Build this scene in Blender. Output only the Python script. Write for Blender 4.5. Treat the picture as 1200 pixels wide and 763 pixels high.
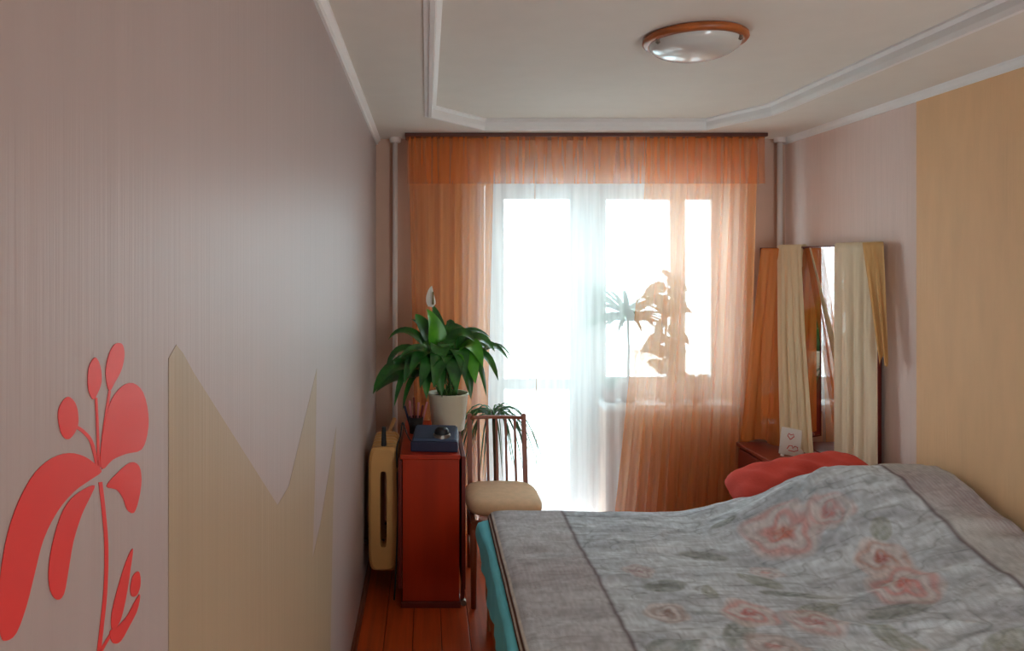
import bpy, bmesh, math, random
import numpy as np
from mathutils import Vector, Matrix

for o in list(bpy.data.objects):
    bpy.data.objects.remove(o, do_unlink=True)
SC = bpy.context.scene
COL = SC.collection
PI = math.pi
random.seed(7)

# ------------------------------------------------------------------ camera
F_PX = 870.0
VPX, VPY = 500.0, 306.0
CAM_H = 1.70
cam_d = bpy.data.cameras.new('camera')
cam_d.sensor_width = 36.0
cam_d.lens = 36.0 * F_PX / 1200.0
cam_d.shift_x = (600.0 - VPX) / 1200.0
cam_d.shift_y = -(381.5 - VPY) / 1200.0
cam_d.clip_start = 0.02
cam_d.clip_end = 500
cam = bpy.data.objects.new('camera', cam_d)
COL.objects.link(cam)
cam.location = (0, 0, CAM_H)
cam.rotation_euler = (PI / 2, 0, 0)
SC.camera = cam

# ------------------------------------------------------------------ light
W = bpy.data.worlds.new('daylight')
SC.world = W
W.use_nodes = True
wn = W.node_tree.nodes
wn.clear()
bg = wn.new('ShaderNodeBackground')
wo = wn.new('ShaderNodeOutputWorld')
bg.inputs['Color'].default_value = (0.77, 0.93, 1.0, 1)
bg.inputs['Strength'].default_value = 5.5
W.node_tree.links.new(bg.outputs[0], wo.inputs[0])


def portal(loc, rot, sx, sy):
    d = bpy.data.lights.new('daylight_portal', 'AREA')
    d.shape = 'RECTANGLE'
    d.size, d.size_y = sx, sy
    d.cycles.is_portal = True
    o = bpy.data.objects.new('daylight_portal', d)
    COL.objects.link(o)
    o.location = loc
    o.rotation_euler = rot


portal((1.12, 5.02, 1.25), (-PI / 2, 0, 0), 1.7, 2.2)
portal((1.775, -0.72, 1.02), (PI / 2, 0, 0), 0.7, 2.1)  # portal for the added opening behind the camera, sky fill

SC.view_settings.view_transform = 'Standard'
SC.view_settings.look = 'None'
SC.view_settings.gamma = 1.0
SC.view_settings.use_curve_mapping = False
SC.view_settings.exposure = 0.93


# ------------------------------------------------------------------ helpers
def lin(r, g, b):
    f = lambda c: (c / 255 / 12.92) if c / 255 <= 0.04045 else ((c / 255 + 0.055) / 1.055) ** 2.4
    return (f(r), f(g), f(b), 1)


def mat(name, col, rough=0.6, metal=0.0, var=0.0, vscale=(8, 8, 8), bump=0.0, bscale=(40, 40, 40), spec=0.5,
        col2=None, coat=0.0):
    m = bpy.data.materials.new(name)
    m.use_nodes = True
    nt = m.node_tree
    b = nt.nodes['Principled BSDF']
    b.inputs['Base Color'].default_value = col
    b.inputs['Roughness'].default_value = rough
    b.inputs['Metallic'].default_value = metal
    b.inputs['Specular IOR Level'].default_value = spec
    b.inputs['Coat Weight'].default_value = coat
    if var or bump:
        tc = nt.nodes.new('ShaderNodeTexCoord')
    if var:
        mp = nt.nodes.new('ShaderNodeMapping')
        mp.inputs['Scale'].default_value = vscale
        nz = nt.nodes.new('ShaderNodeTexNoise')
        nz.inputs['Scale'].default_value = 1.0
        nz.inputs['Detail'].default_value = 5
        rp = nt.nodes.new('ShaderNodeValToRGB')
        c2 = col2 or tuple(c * (1 - var) for c in col[:3]) + (1,)
        c1 = col if col2 else tuple(min(1, c * (1 + var * 0.6)) for c in col[:3]) + (1,)
        rp.color_ramp.elements[0].position = 0.3
        rp.color_ramp.elements[1].position = 0.7
        rp.color_ramp.elements[0].color = c2
        rp.color_ramp.elements[1].color = c1
        nt.links.new(tc.outputs['Object'], mp.inputs['Vector'])
        nt.links.new(mp.outputs[0], nz.inputs['Vector'])
        nt.links.new(nz.outputs['Fac'], rp.inputs[0])
        nt.links.new(rp.outputs[0], b.inputs['Base Color'])
    if bump:
        mp2 = nt.nodes.new('ShaderNodeMapping')
        mp2.inputs['Scale'].default_value = bscale
        n2 = nt.nodes.new('ShaderNodeTexNoise')
        n2.inputs['Scale'].default_value = 1.0
        n2.inputs['Detail'].default_value = 4
        bp = nt.nodes.new('ShaderNodeBump')
        bp.inputs['Strength'].default_value = bump
        bp.inputs['Distance'].default_value = 0.01
        nt.links.new(tc.outputs['Object'], mp2.inputs['Vector'])
        nt.links.new(mp2.outputs[0], n2.inputs['Vector'])
        nt.links.new(n2.outputs['Fac'], bp.inputs['Height'])
        nt.links.new(bp.outputs[0], b.inputs['Normal'])
    return m


def sheer_mat(name, col, opacity, trans=0.6, tcol=(1, 1, 1, 1), back=None):
    m = bpy.data.materials.new(name)
    m.use_nodes = True
    nt = m.node_tree
    nt.nodes.clear()
    out = nt.nodes.new('ShaderNodeOutputMaterial')
    tr = nt.nodes.new('ShaderNodeBsdfTransparent')
    tr.inputs[0].default_value = tcol
    tl = nt.nodes.new('ShaderNodeBsdfTranslucent')
    tl.inputs[0].default_value = back or col
    df = nt.nodes.new('ShaderNodeBsdfDiffuse')
    df.inputs[0].default_value = col
    m1 = nt.nodes.new('ShaderNodeMixShader')
    m1.inputs[0].default_value = trans
    m2 = nt.nodes.new('ShaderNodeMixShader')
    # fine weave: slight vertical variation of density
    tc = nt.nodes.new('ShaderNodeTexCoord')
    mp = nt.nodes.new('ShaderNodeMapping')
    mp.inputs['Scale'].default_value = (32, 32, 1.2)
    nz = nt.nodes.new('ShaderNodeTexNoise')
    nz.inputs['Scale'].default_value = 1.0
    mr = nt.nodes.new('ShaderNodeMapRange')
    mr.inputs[1].default_value = 0.3
    mr.inputs[2].default_value = 0.7
    mr.inputs[3].default_value = opacity - 0.07
    mr.inputs[4].default_value = min(1, opacity + 0.07)
    L = nt.links.new
    L(tc.outputs['Object'], mp.inputs[0]); L(mp.outputs[0], nz.inputs['Vector'])
    L(nz.outputs['Fac'], mr.inputs[0]); L(mr.outputs[0], m2.inputs[0])
    L(df.outputs[0], m1.inputs[1]); L(tl.outputs[0], m1.inputs[2])
    L(tr.outputs[0], m2.inputs[1]); L(m1.outputs[0], m2.inputs[2])
    L(m2.outputs[0], out.inputs[0])
    return m


def cloth_mat(name, col, trans=0.25):
    m = sheer_mat(name, col, 1.0, trans)
    return m


def glass_mat(name, fac=0.06, tint=(0.97, 1, 1, 1)):
    m = bpy.data.materials.new(name)
    m.use_nodes = True
    nt = m.node_tree
    nt.nodes.clear()
    out = nt.nodes.new('ShaderNodeOutputMaterial')
    tr = nt.nodes.new('ShaderNodeBsdfTransparent')
    tr.inputs[0].default_value = tint
    gl = nt.nodes.new('ShaderNodeBsdfGlossy')
    gl.inputs['Roughness'].default_value = 0.02
    mx = nt.nodes.new('ShaderNodeMixShader')
    mx.inputs[0].default_value = fac
    nt.links.new(tr.outputs[0], mx.inputs[1])
    nt.links.new(gl.outputs[0], mx.inputs[2])
    nt.links.new(mx.outputs[0], out.inputs[0])
    return m


def attr_mat(name, rough=0.85, bump=0.0, bscale=(200, 200, 200)):
    m = mat(name, (0.5, 0.5, 0.5, 1), rough, bump=bump, bscale=bscale, spec=0.2)
    nt = m.node_tree
    a = nt.nodes.new('ShaderNodeVertexColor')
    a.layer_name = 'print'
    nt.links.new(a.outputs[0], nt.nodes['Principled BSDF'].inputs['Base Color'])
    return m


def link(name, me, m, parent=None, smooth=False):
    me.name = name
    if m:
        me.materials.append(m)
    if smooth:
        me.polygons.foreach_set('use_smooth', [True] * len(me.polygons))
    o = bpy.data.objects.new(name, me)
    COL.objects.link(o)
    if parent is not None:
        r = parent
        while r.parent is not None:
            r = r.parent
        off = r.location
        if off.length > 0:
            me.transform(Matrix.Translation(-off))
        o.parent = parent
    return o


def obj(name, bm, m, parent=None, smooth=False):
    me = bpy.data.meshes.new(name)
    bmesh.ops.recalc_face_normals(bm, faces=bm.faces)
    bm.to_mesh(me)
    bm.free()
    return link(name, me, m, parent, smooth)


def tag(o, label=None, cat=None, group=None, kind=None):
    if label: o['label'] = label
    if cat: o['category'] = cat
    if group: o['group'] = group
    if kind: o['kind'] = kind
    return o


def thing(name, loc, label, cat, group=None):
    o = bpy.data.objects.new(name, None)
    o.empty_display_size = 0.1
    COL.objects.link(o)
    o.location = loc
    return tag(o, label, cat, group)


def B():
    return bmesh.new()


def box(bm, x0, x1, y0, y1, z0, z1, bev=0.0, M=None):
    r = bmesh.ops.create_cube(bm, size=1)
    vs = r['verts']
    for v in vs:
        v.co = Vector(((x0 + x1) / 2 + v.co.x * (x1 - x0), (y0 + y1) / 2 + v.co.y * (y1 - y0),
                       (z0 + z1) / 2 + v.co.z * (z1 - z0)))
    if bev:
        es = list({e for v in vs for e in v.link_edges})
        r2 = bmesh.ops.bevel(bm, geom=es, offset=bev, segments=2, affect='EDGES', profile=0.5)
        vs = list({v for f in r2['faces'] for v in f.verts} | {v for v in vs if v.is_valid})
    if M is not None:
        for v in vs:
            v.co = M @ v.co
    return bm


def tube(bm, pts, rad, n=8, cap=True, sy=1.0):
    pts = [Vector(p) for p in pts]
    rads = rad if isinstance(rad, (list, tuple)) else [rad] * len(pts)
    rings = []
    ref = Vector((0, 0, 1))
    for i, p in enumerate(pts):
        t = (pts[min(i + 1, len(pts) - 1)] - pts[max(i - 1, 0)]).normalized()
        a = ref if abs(t.dot(ref)) < 0.95 else Vector((0, 1, 0))
        u = t.cross(a).normalized()
        v = t.cross(u).normalized()
        ring = [bm.verts.new(p + rads[i] * (math.cos(2 * PI * k / n) * u + sy * math.sin(2 * PI * k / n) * v)) for k in
                range(n)]
        rings.append(ring)
    for a, b in zip(rings, rings[1:]):
        for k in range(n):
            bm.faces.new((a[k], a[(k + 1) % n], b[(k + 1) % n], b[k]))
    if cap:
        bm.faces.new(rings[0]); bm.faces.new(list(reversed(rings[-1])))
    return bm


def lathe(bm, prof, cx, cy, n=28, cz=0.0):
    rings = []
    for r, z in prof:
        if r < 1e-5:
            rings.append([bm.verts.new((cx, cy, cz + z))])
        else:
            rings.append([bm.verts.new((cx + r * math.cos(2 * PI * k / n), cy + r * math.sin(2 * PI * k / n), cz + z))
                          for k in range(n)])
    for a, b in zip(rings, rings[1:]):
        if len(a) == 1 and len(b) == 1:
            continue
        for k in range(n):
            k2 = (k + 1) % n
            if len(a) == 1:
                bm.faces.new((a[0], b[k2], b[k]))
            elif len(b) == 1:
                bm.faces.new((a[k], a[k2], b[0]))
            else:
                bm.faces.new((a[k], a[k2], b[k2], b[k]))
    return bm


def grid_mesh(P, name):
    """P: array (nu, nv, 3) -> mesh"""
    nu, nv = P.shape[:2]
    idx = np.arange(nu * nv).reshape(nu, nv)
    f = np.stack([idx[:-1, :-1], idx[1:, :-1], idx[1:, 1:], idx[:-1, 1:]], -1).reshape(-1, 4)
    me = bpy.data.meshes.new(name)
    me.from_pydata(P.reshape(-1, 3).tolist(), [], f.tolist())
    return me


def curve_fill(name, pts, m, parent, to3d, thick, smooth_n=0):
    """flat sheet with outline pts (2-D list) mapped by to3d(u,v,d)"""
    bm = B()
    a = [bm.verts.new(to3d(u, v, 0)) for u, v in pts]
    b = [bm.verts.new(to3d(u, v, thick)) for u, v in pts]
    bm.faces.new(a); bm.faces.new(list(reversed(b)))
    bm.normal_update()
    n = len(pts)
    for k in range(n):
        bm.faces.new((a[k], a[(k + 1) % n], b[(k + 1) % n], b[k]))
    bmesh.ops.triangulate(bm, faces=[f for f in bm.faces if len(f.verts) > 4])
    return obj(name, bm, m, parent)


def spline(pts, n=6, closed=True):
    out = []
    N = len(pts)
    rng = range(N if closed else N - 1)
    for i in rng:
        if closed:
            p = [pts[(i + k - 1) % N] for k in range(4)]
        else:
            p = [pts[min(max(i + k - 1, 0), N - 1)] for k in range(4)]
        for k in range(n):
            t = k / n
            out.append(tuple(0.5 * (2 * p[1][c] + (p[2][c] - p[0][c]) * t + (2 * p[0][c] - 5 * p[1][c] + 4 * p[2][c] - p[3][c]) * t * t
                                    + (3 * p[1][c] - p[0][c] - 3 * p[2][c] + p[3][c]) * t ** 3) for c in range(len(pts[0]))))
    if not closed:
        out.append(tuple(pts[-1]))
    return out


def vnoise(x, y, seed=0):
    """smooth value noise on numpy arrays"""
    rs = np.random.RandomState(seed)
    T = rs.rand(64, 64)
    xi = np.floor(x).astype(int); yi = np.floor(y).astype(int)
    fx = x - xi; fy = y - yi
    fx = fx * fx * (3 - 2 * fx); fy = fy * fy * (3 - 2 * fy)
    g = lambda a, b: T[a % 64, b % 64]
    return (g(xi, yi) * (1 - fx) + g(xi + 1, yi) * fx) * (1 - fy) + (g(xi, yi + 1) * (1 - fx) + g(xi + 1, yi + 1) * fx) * fy


# ------------------------------------------------------------------ materials
M = {}
M['wall_left'] = mat('lilac wallpaper', lin(178, 163, 160), 0.47, var=0.035, vscale=(30, 45, 0.8), bump=0.10,
                     bscale=(90, 110, 2), spec=0.8)
M['beige_paper'] = mat('beige wallpaper', lin(174, 154, 126), 0.47, var=0.05, vscale=(30, 40, 1.5), bump=0.10,
                       bscale=(90, 110, 2), spec=0.45)
M['wall_right'] = mat('pale pink wallpaper', lin(236, 212, 203), 0.7, var=0.03, vscale=(20, 40, 2), bump=0.15,
                      bscale=(60, 120, 4))
M['yellow_paper'] = mat('yellow wallpaper', lin(244, 198, 150), 0.65, var=0.05, vscale=(6, 14, 3), bump=0.15,
                        bscale=(60, 120, 4))
M['wall_far'] = mat('far wall paint', lin(205, 170, 150), 0.8, var=0.03)
M['plain'] = mat('plain wall', lin(190, 180, 172), 0.8, var=0.03)
M['ceiling'] = mat('ceiling white', lin(226, 220, 210), 0.85, var=0.02, bump=0.05)
M['moulding'] = mat('moulding white', lin(238, 236, 234), 0.6, var=0.02)
M['floor'] = mat('red floor boards', lin(216, 92, 36), 0.35, var=0.25, vscale=(30, 1.5, 10), bump=0.08, bscale=(60, 3, 10))
M['base'] = mat('baseboard brown', lin(112, 58, 36), 0.5, var=0.1)
M['sticker'] = mat('red vinyl', lin(232, 62, 58), 0.4, var=0.04)
M['pvc'] = mat('white window plastic', lin(236, 240, 242), 0.4, var=0.01)
M['pipe'] = mat('pale painted pipe', lin(226, 212, 205), 0.5, var=0.03)
M['glass'] = glass_mat('window glass')
M['frost'] = sheer_mat('frosted glass', (0.9, 0.95, 0.96, 1), 0.75, 0.9)
M['tulle'] = sheer_mat('white tulle', lin(244, 244, 242), 0.46, 0.55)
M['sheer'] = sheer_mat('orange sheer', lin(244, 158, 92), 0.55, 0.5)
M['sheer_b'] = sheer_mat('dense orange sheer', lin(255, 156, 60), 0.56, 0.36, back=lin(255, 206, 164))
M['valance'] = sheer_mat('orange valance', lin(240, 138, 66), 0.46, 0.5)
M['rail'] = mat('dark rail', lin(92, 44, 26), 0.5, var=0.05)
M['lampwood'] = mat('lamp wood', lin(176, 96, 44), 0.4, var=0.25, vscale=(12, 12, 30))
M['lampglass'] = mat('lamp glass', lin(205, 205, 200), 0.12, var=0.03, spec=0.7)
M['chrome'] = mat('metal', lin(150, 140, 130), 0.3, 1.0, var=0.02)
M['tablewood'] = mat('red polished wood', lin(176, 46, 8), 0.35, var=0.18, vscale=(14, 14, 1.6))
M['tabledark'] = mat('dark red wood', lin(110, 28, 14), 0.4, var=0.15, vscale=(14, 14, 2))
M['radiator'] = mat('cream radiator enamel', lin(208, 156, 92), 0.45, var=0.06)
M['black'] = mat('black plastic', lin(22, 22, 26), 0.5, var=0.05)
M['navy'] = mat('blue grey plastic', lin(64, 82, 110), 0.4, var=0.08)
M['navydark'] = mat('dark blue plastic', lin(24, 30, 62), 0.45, var=0.05)
M['pot'] = mat('cream ceramic', lin(226, 218, 192), 0.45, var=0.04)
M['potbrown'] = mat('terracotta', lin(150, 90, 66), 0.7, var=0.1)
M['soil'] = mat('soil', lin(44, 32, 24), 0.95, var=0.3, bump=0.4)
M['leaf'] = mat('peace lily leaf', lin(56, 128, 42), 0.3, var=0.35, vscale=(14, 14, 14), spec=0.6, col2=lin(18, 70, 32))
M['leaf_bright_lit'] = mat('bright lit peace lily leaf', lin(96, 176, 44), 0.35, var=0.3, vscale=(14, 14, 14), col2=lin(62, 142, 34))  # brighter green copy, light on the lit leaves put into the colour
M['stem'] = mat('stem green', lin(70, 110, 50), 0.5, var=0.1)
M['spathe'] = mat('white spathe', lin(246, 244, 232), 0.6, var=0.03)
M['spadix'] = mat('spadix', lin(120, 110, 60), 0.7, var=0.2)
M['drac'] = mat('narrow leaf green', lin(64, 110, 62), 0.5, var=0.25)
M['drac2'] = mat('grey green leaf', lin(96, 128, 96), 0.5, var=0.2)
M['bark'] = mat('bark', lin(104, 82, 60), 0.85, var=0.2)
M['chairwood'] = mat('chair brown wood', lin(150, 78, 46), 0.4, var=0.2, vscale=(20, 20, 3))
M['seatcloth'] = mat('beige seat fabric', lin(230, 192, 152), 0.85, var=0.08, vscale=(30, 30, 30), bump=0.2, bscale=(300, 300, 300))
M['bedwood'] = mat('bed light wood', lin(172, 106, 58), 0.5, var=0.2, vscale=(4, 2, 20))
M['mattress'] = mat('mattress ticking', lin(200, 196, 190), 0.9, var=0.05)
M['turq'] = mat('turquoise sheet', lin(116, 220, 236), 0.85, var=0.08, bump=0.15, bscale=(15, 15, 15))
M['redpillow'] = mat('coral pillow cloth', lin(218, 84, 72), 0.9, var=0.1, vscale=(9, 9, 9), bump=0.2, bscale=(120, 120, 120), spec=0.2)
M['spread'] = attr_mat('printed bedspread', 0.9, bump=0.25, bscale=(160, 160, 160))
M['dresser'] = mat('dresser red wood', lin(122, 40, 24), 0.3, var=0.2, vscale=(4, 3, 24))
M['mirror'] = mat('mirror glass', (0.9, 0.9, 0.9, 1), 0.02, 1.0, var=0.005)
M['cream'] = cloth_mat('cream cloth', lin(246, 224, 186))
M['ivory'] = cloth_mat('ivory cloth', lin(252, 234, 204))
M['ochre'] = cloth_mat('tan cloth', lin(232, 190, 132), 0.35)
M['orangecloth'] = sheer_mat('orange sheer cloth', lin(244, 150, 76), 0.68, 0.5)
M['card'] = mat('white card', lin(240, 236, 230), 0.7, var=0.02)
M['cardred'] = mat('card red ink', lin(214, 50, 60), 0.7, var=0.05)
M['parapet'] = mat('balcony white panel', lin(240, 240, 238), 0.7, var=0.03)
M['concrete'] = mat('balcony concrete', lin(200, 200, 196), 0.9, var=0.1)
M['far_a'] = mat('pale far facade', lin(214, 222, 224), 0.9, var=0.05, vscale=(0.2, 0.2, 0.2))
M['far_w'] = mat('far window', lin(150, 170, 180), 0.3, var=0.05)
M['snow'] = mat('snowy ground', lin(232, 238, 240), 0.9, var=0.03)
M['pinkish'] = mat('dusty pink plastic', lin(196, 120, 124), 0.5, var=0.1)

# ------------------------------------------------------------------ room shell
XL, XR, YF, YN = -0.32, 2.26, 4.685, -0.60
ZS, ZC = 2.47, 2.52          # soffit, raised ceiling
OX0, OX1, OZ1 = 0.32, 1.92, 2.255      # balcony opening
DX1 = 1.13                    # door / window split
SILL = 0.80

b = box(B(), XL, XR, YN, YF, -0.12, -0.025)
floor = tag(obj('floor', b, M['base']), kind='structure')
nb = 20
bw = (XR - XL) / nb
for i in range(nb):
    bb = box(B(), XL + i * bw + 0.0015, XL + (i + 1) * bw - 0.0015, YN + 0.001, YF - 0.001, -0.025,
             0.0 - random.random() * 0.001, 0.002)
    obj('floor_board', bb, M['floor'], floor)

wl = tag(obj('wall_left', box(B(), XL - 0.15, XL, YN, YF + 0.35, -0.1, 2.7), M['wall_left']), kind='structure')
wr = tag(obj('wall_right', box(B(), XR, XR + 0.15, YN, YF + 0.35, -0.1, 2.7), M['wall_right']), kind='structure')
obj('wallpaper_panel', box(B(), XR - 0.004, XR + 0.01, YN + 0.002, 3.42, 0.0, ZS - 0.001), M['yellow_paper'], wr)

bm = B()
box(bm, XL, OX0, YF, YF + 0.32, -0.1, 2.7)
box(bm, OX1, XR, YF, YF + 0.32, -0.1, 2.7)
box(bm, OX0, OX1, YF, YF + 0.32, OZ1, 2.7)
box(bm, DX1, OX1, YF, YF + 0.32, -0.1, SILL - 0.04)
wf = tag(obj('wall_far', bm, M['wall_far']), kind='structure')

bm = B()
box(bm, XL, 1.45, YN - 0.1, YN, -0.1, 2.7)
box(bm, 2.1, XR, YN - 0.1, YN, -0.1, 2.7)
box(bm, 1.45, 2.1, YN - 0.1, YN, 2.05, 2.7)  # unseen opening, added behind the camera to let sky in as fill
tag(obj('wall_near', bm, M['plain']), kind='structure')

# ceiling: raised panel, lower soffit border with cut corners
bm = box(B(), XL, XR, YN, YF, ZC, ZC + 0.1)
ceil = tag(obj('ceiling', bm, M['ceiling']), kind='structure')
inner = [(0.02, YN), (0.02, 3.92), (0.33, 4.29), (1.62, 4.29), (1.80, 3.86), (1.80, YN)]
outer = [(XL, YN), (XL, YF), (XL + 0.2, YF), (XR - 0.2, YF), (XR, YF), (XR, YN)]
bm = B()
vi = [[bm.verts.new((x, y, z)) for x, y in inner] for z in (ZS, ZC)]
vo = [[bm.verts.new((x, y, z)) for x, y in outer] for z in (ZS, ZC)]
for k in range(5):
    bm.faces.new((vi[0][k], vi[0][k + 1], vo[0][k + 1], vo[0][k]))
    bm.faces.new((vi[0][k], vi[0][k + 1], vi[1][k + 1], vi[1][k]))
obj('soffit', bm, M['ceiling'], ceil)


def sweep(path, prof, name, m, parent=None, closed=False):
    """sweep 2-D profile (offset toward inside n, z) along a 2-D path with mitres"""
    n = len(path)
    rings = []
    bm = B()
    for i, p in enumerate(path):
        p = Vector(p)
        d0 = (p - Vector(path[i - 1])).normalized() if i > 0 else None
        d1 = (Vector(path[i + 1]) - p).normalized() if i < n - 1 else None
        d0 = d0 or d1; d1 = d1 or d0
        n0 = Vector((d0.y, -d0.x)); n1 = Vector((d1.y, -d1.x))
        nn = (n0 + n1).normalized()
        k = 1 / max(0.3, nn.dot(n0))
        rings.append([bm.verts.new((p.x + nn.x * k * a, p.y + nn.y * k * a, z)) for a, z in prof])
    for a, b_ in zip(rings, rings[1:]):
        for k in range(len(prof)):
            k2 = (k + 1) % len(prof)
            bm.faces.new((a[k], a[k2], b_[k2], b_[k]))
    bm.faces.new(rings[0]); bm.faces.new(list(reversed(rings[-1])))
    return obj(name, bm, m, parent)


# moulding on the step (path runs so that +n points into the tray)
prof = [(-0.030, ZS + 0.002), (-0.030, ZS - 0.006), (-0.014, ZS - 0.006), (-0.010, ZS - 0.013), (0.006, ZS - 0.013),
        (0.012, ZS + 0.006), (0.012, ZC - 0.018), (0.030, ZC - 0.008), (0.030, ZC + 0.002), (-0.01, ZC + 0.002)]
tr = sweep(inner, prof, 'trim_1', M['moulding'])
tag(tr, kind='structure')
# crown strips
cp = [(0, ZS), (0, ZS - 0.035), (0.010, ZS - 0.035), (0.014, ZS - 0.022), (0.028, ZS - 0.010), (0.03, ZS)]
tag(sweep([(XL, YN), (XL, YF)], cp, 'trim_2', M['moulding']), kind='structure')
cp2 = [(0, ZS), (0, ZS - 0.036), (0.010, ZS - 0.036), (0.014, ZS - 0.024), (0.026, ZS - 0.010), (0.03, ZS)]
tag(sweep([(XR, YF), (XR, YN)], cp2, 'trim_3', M['moulding']), kind='structure')
bp_ = [(0, 0), (0, 0.06), (0.010, 0.06), (0.016, 0.045), (0.016, 0)]
tag(sweep([(XL, YN), (XL, YF)], bp_, 'baseboard_left', M['base']), kind='structure')
tag(sweep([(XR, YF), (XR, YN)], bp_, 'baseboard_right', M['base']), kind='structure')
tag(sweep([(XL, YF), (OX0, YF)], bp_, 'baseboard_far', M['base']), kind='structure')


# ------------------------------------------------------------------ left wall: beige patches and flower sticker
def LW(px, py):
    s = (VPX - px) / -XL
    return (F_PX / s, CAM_H - (py - VPY) / s)


def lw3(u, v, d):
    return (XL + 0.0004 + d, u, v)


p1 = [LW(*p) for p in [(197, 420), (206, 404), (214, 414), (226, 436), (325, 592), (338, 570), (371, 432), (369, 560), (366, 655), (376, 610), (394, 500)]]
y_r = LW(387, 740)[0]
pts = [(LW(197, 420)[0], 0.06)] + p1 + [(LW(390, 600)[0], 0.85), (y_r, 0.4), (y_r, 0.06)]
curve_fill('wallpaper_patch', pts, M['beige_paper'], wl, lw3, 0.0004)

st = thing('wall_sticker', (XL, LW(118, 600)[0], 1.33),
           'red stylised flower sticker with curved petals on the near left wall', 'wall decal')


def petal(pxs, n=6, name='petal', thick=0.0005):
    return curve_fill(name, spline([LW(*p) for p in pxs], n), M['sticker'], st, lw3, thick)


petal([(118, 553), (112, 545), (98, 535), (80, 531), (60, 537), (40, 554), (22, 585), (8, 625), (0, 670), (-3, 715), (0, 745), (6, 751),
       (18, 742), (30, 710), (40, 670), (50, 632), (66, 600), (85, 577), (104, 563)], 3)
petal([(110, 569), (98, 573), (82, 585), (70, 605), (60, 640), (56, 670), (58, 692), (66, 703), (74, 696), (79, 670), (85, 635), (95, 603), (105, 582)], 3)
petal([(119, 550), (117, 530), (121, 500), (129, 470), (142, 453), (155, 449), (167, 460), (173, 485), (172, 508), (165, 527), (147, 532), (131, 539)], 3)
petal([(124, 570), (136, 555), (152, 542), (162, 546), (165, 562), (162, 585), (156, 601), (148, 597), (144, 585), (136, 574)], 3)
petal([(67, 488), (70, 474), (79, 465), (88, 474), (91, 492), (88, 505), (79, 515), (71, 508)], 4)
petal([(102, 443), (104, 428), (111, 419), (117, 430), (118, 448), (113, 462), (108, 468), (103, 458)], 4)
petal([(123, 438), (126, 418), (133, 404), (142, 403), (145, 415), (142, 432), (134, 448), (127, 458)], 4)
petal([(131, 738), (130, 720), (137, 690), (147, 658), (155, 643), (152, 668), (147, 700), (140, 728)], 4, 'bud_petal')
petal([(152, 690), (155, 675), (162, 670), (164, 684), (160, 697), (154, 699)], 4, 'bud_petal')
petal([(128, 740), (136, 735), (148, 722), (156, 707), (163, 697), (160, 715), (150, 735), (140, 752), (131, 753)], 4, 'bud_petal', 0.0007)


def stroke(pxs, w, name='stalk'):
    pp = spline(pxs, 6, False)
    L_, R_ = [], []
    for i, p in enumerate(pp):
        a = Vector(pp[max(0, i - 1)]); c = Vector(pp[min(len(pp) - 1, i + 1)])
        d = (c - a).normalized()
        nrm = Vector((-d.y, d.x)) * w / 2
        L_.append((p[0] + nrm.x, p[1] + nrm.y)); R_.append((p[0] - nrm.x, p[1] - nrm.y))
    return curve_fill(name, [LW(*q) for q in L_ + R_[::-1]], M['sticker'], st, lw3, 0.0003)


stroke([(117, 565), (121, 600), (124, 640), (123, 690), (118, 740), (112, 790)], 4.5)
stroke([(113, 545), (110, 530), (105, 515), (96, 505), (88, 500)], 4)
stroke([(115, 548), (114, 510), (112, 466)], 3)
stroke([(117, 548), (121, 505), (128, 458)], 3)
stroke([(115, 768), (124, 752), (133, 738)], 3.5)

# ------------------------------------------------------------------ balcony door and window
FY0, FY1 = 4.88, 4.95
bm = B()
box(bm, OX0, OX0 + 0.06, FY0, FY1, 0.0, OZ1)
box(bm, DX1 - 0.07, DX1, FY0, FY1, 0.0, OZ1)
box(bm, OX0 + 0.06, DX1 - 0.07, FY0, FY1, OZ1 - 0.06, OZ1)
box(bm, OX0 + 0.06, DX1 - 0.07, FY0, FY1, 0.0, 0.05)
door = tag(obj('door_1', bm, M['pvc']), kind='structure')
sx0, sx1 = OX0 + 0.065, DX1 - 0.075
bm = B()
gx0, gx1 = 0.507, 0.935
box(bm, sx0, gx0, FY0 - 0.02, FY1 - 0.01, 0.055, OZ1 - 0.065, 0.004)
box(bm, gx1, sx1, FY0 - 0.02, FY1 - 0.01, 0.055, OZ1 - 0.065, 0.004)
box(bm, gx0, gx1, FY0 - 0.02, FY1 - 0.01, 2.106, OZ1 - 0.065)
box(bm, gx0, gx1, FY0 - 0.02, FY1 - 0.01, 0.86, 0.93)
box(bm, gx0, gx1, FY0 - 0.02, FY1 - 0.01, 0.055, 0.16)
leaf = obj('door_leaf', bm, M['pvc'], door)
obj('pane', box(B(), gx0, gx1, FY0 + 0.025, FY0 + 0.031, 0.93, 2.106), M['glass'], leaf)
obj('frosted_pane', box(B(), gx0, gx1, FY0 + 0.025, FY0 + 0.031, 0.16, 0.86), M['frost'], leaf)
bm = B()
box(bm, gx1 + 0.03, gx1 + 0.055, FY0 - 0.028, FY0 - 0.02, 1.02, 1.16, 0.003)
tube(bm, [(gx1 + 0.042, FY0 - 0.028, 1.09), (gx1 + 0.042, FY0 - 0.055, 1.09), (gx1 + 0.042, FY0 - 0.06, 1.0)], 0.008)
obj('handle', bm, M['pvc'], leaf)

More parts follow.
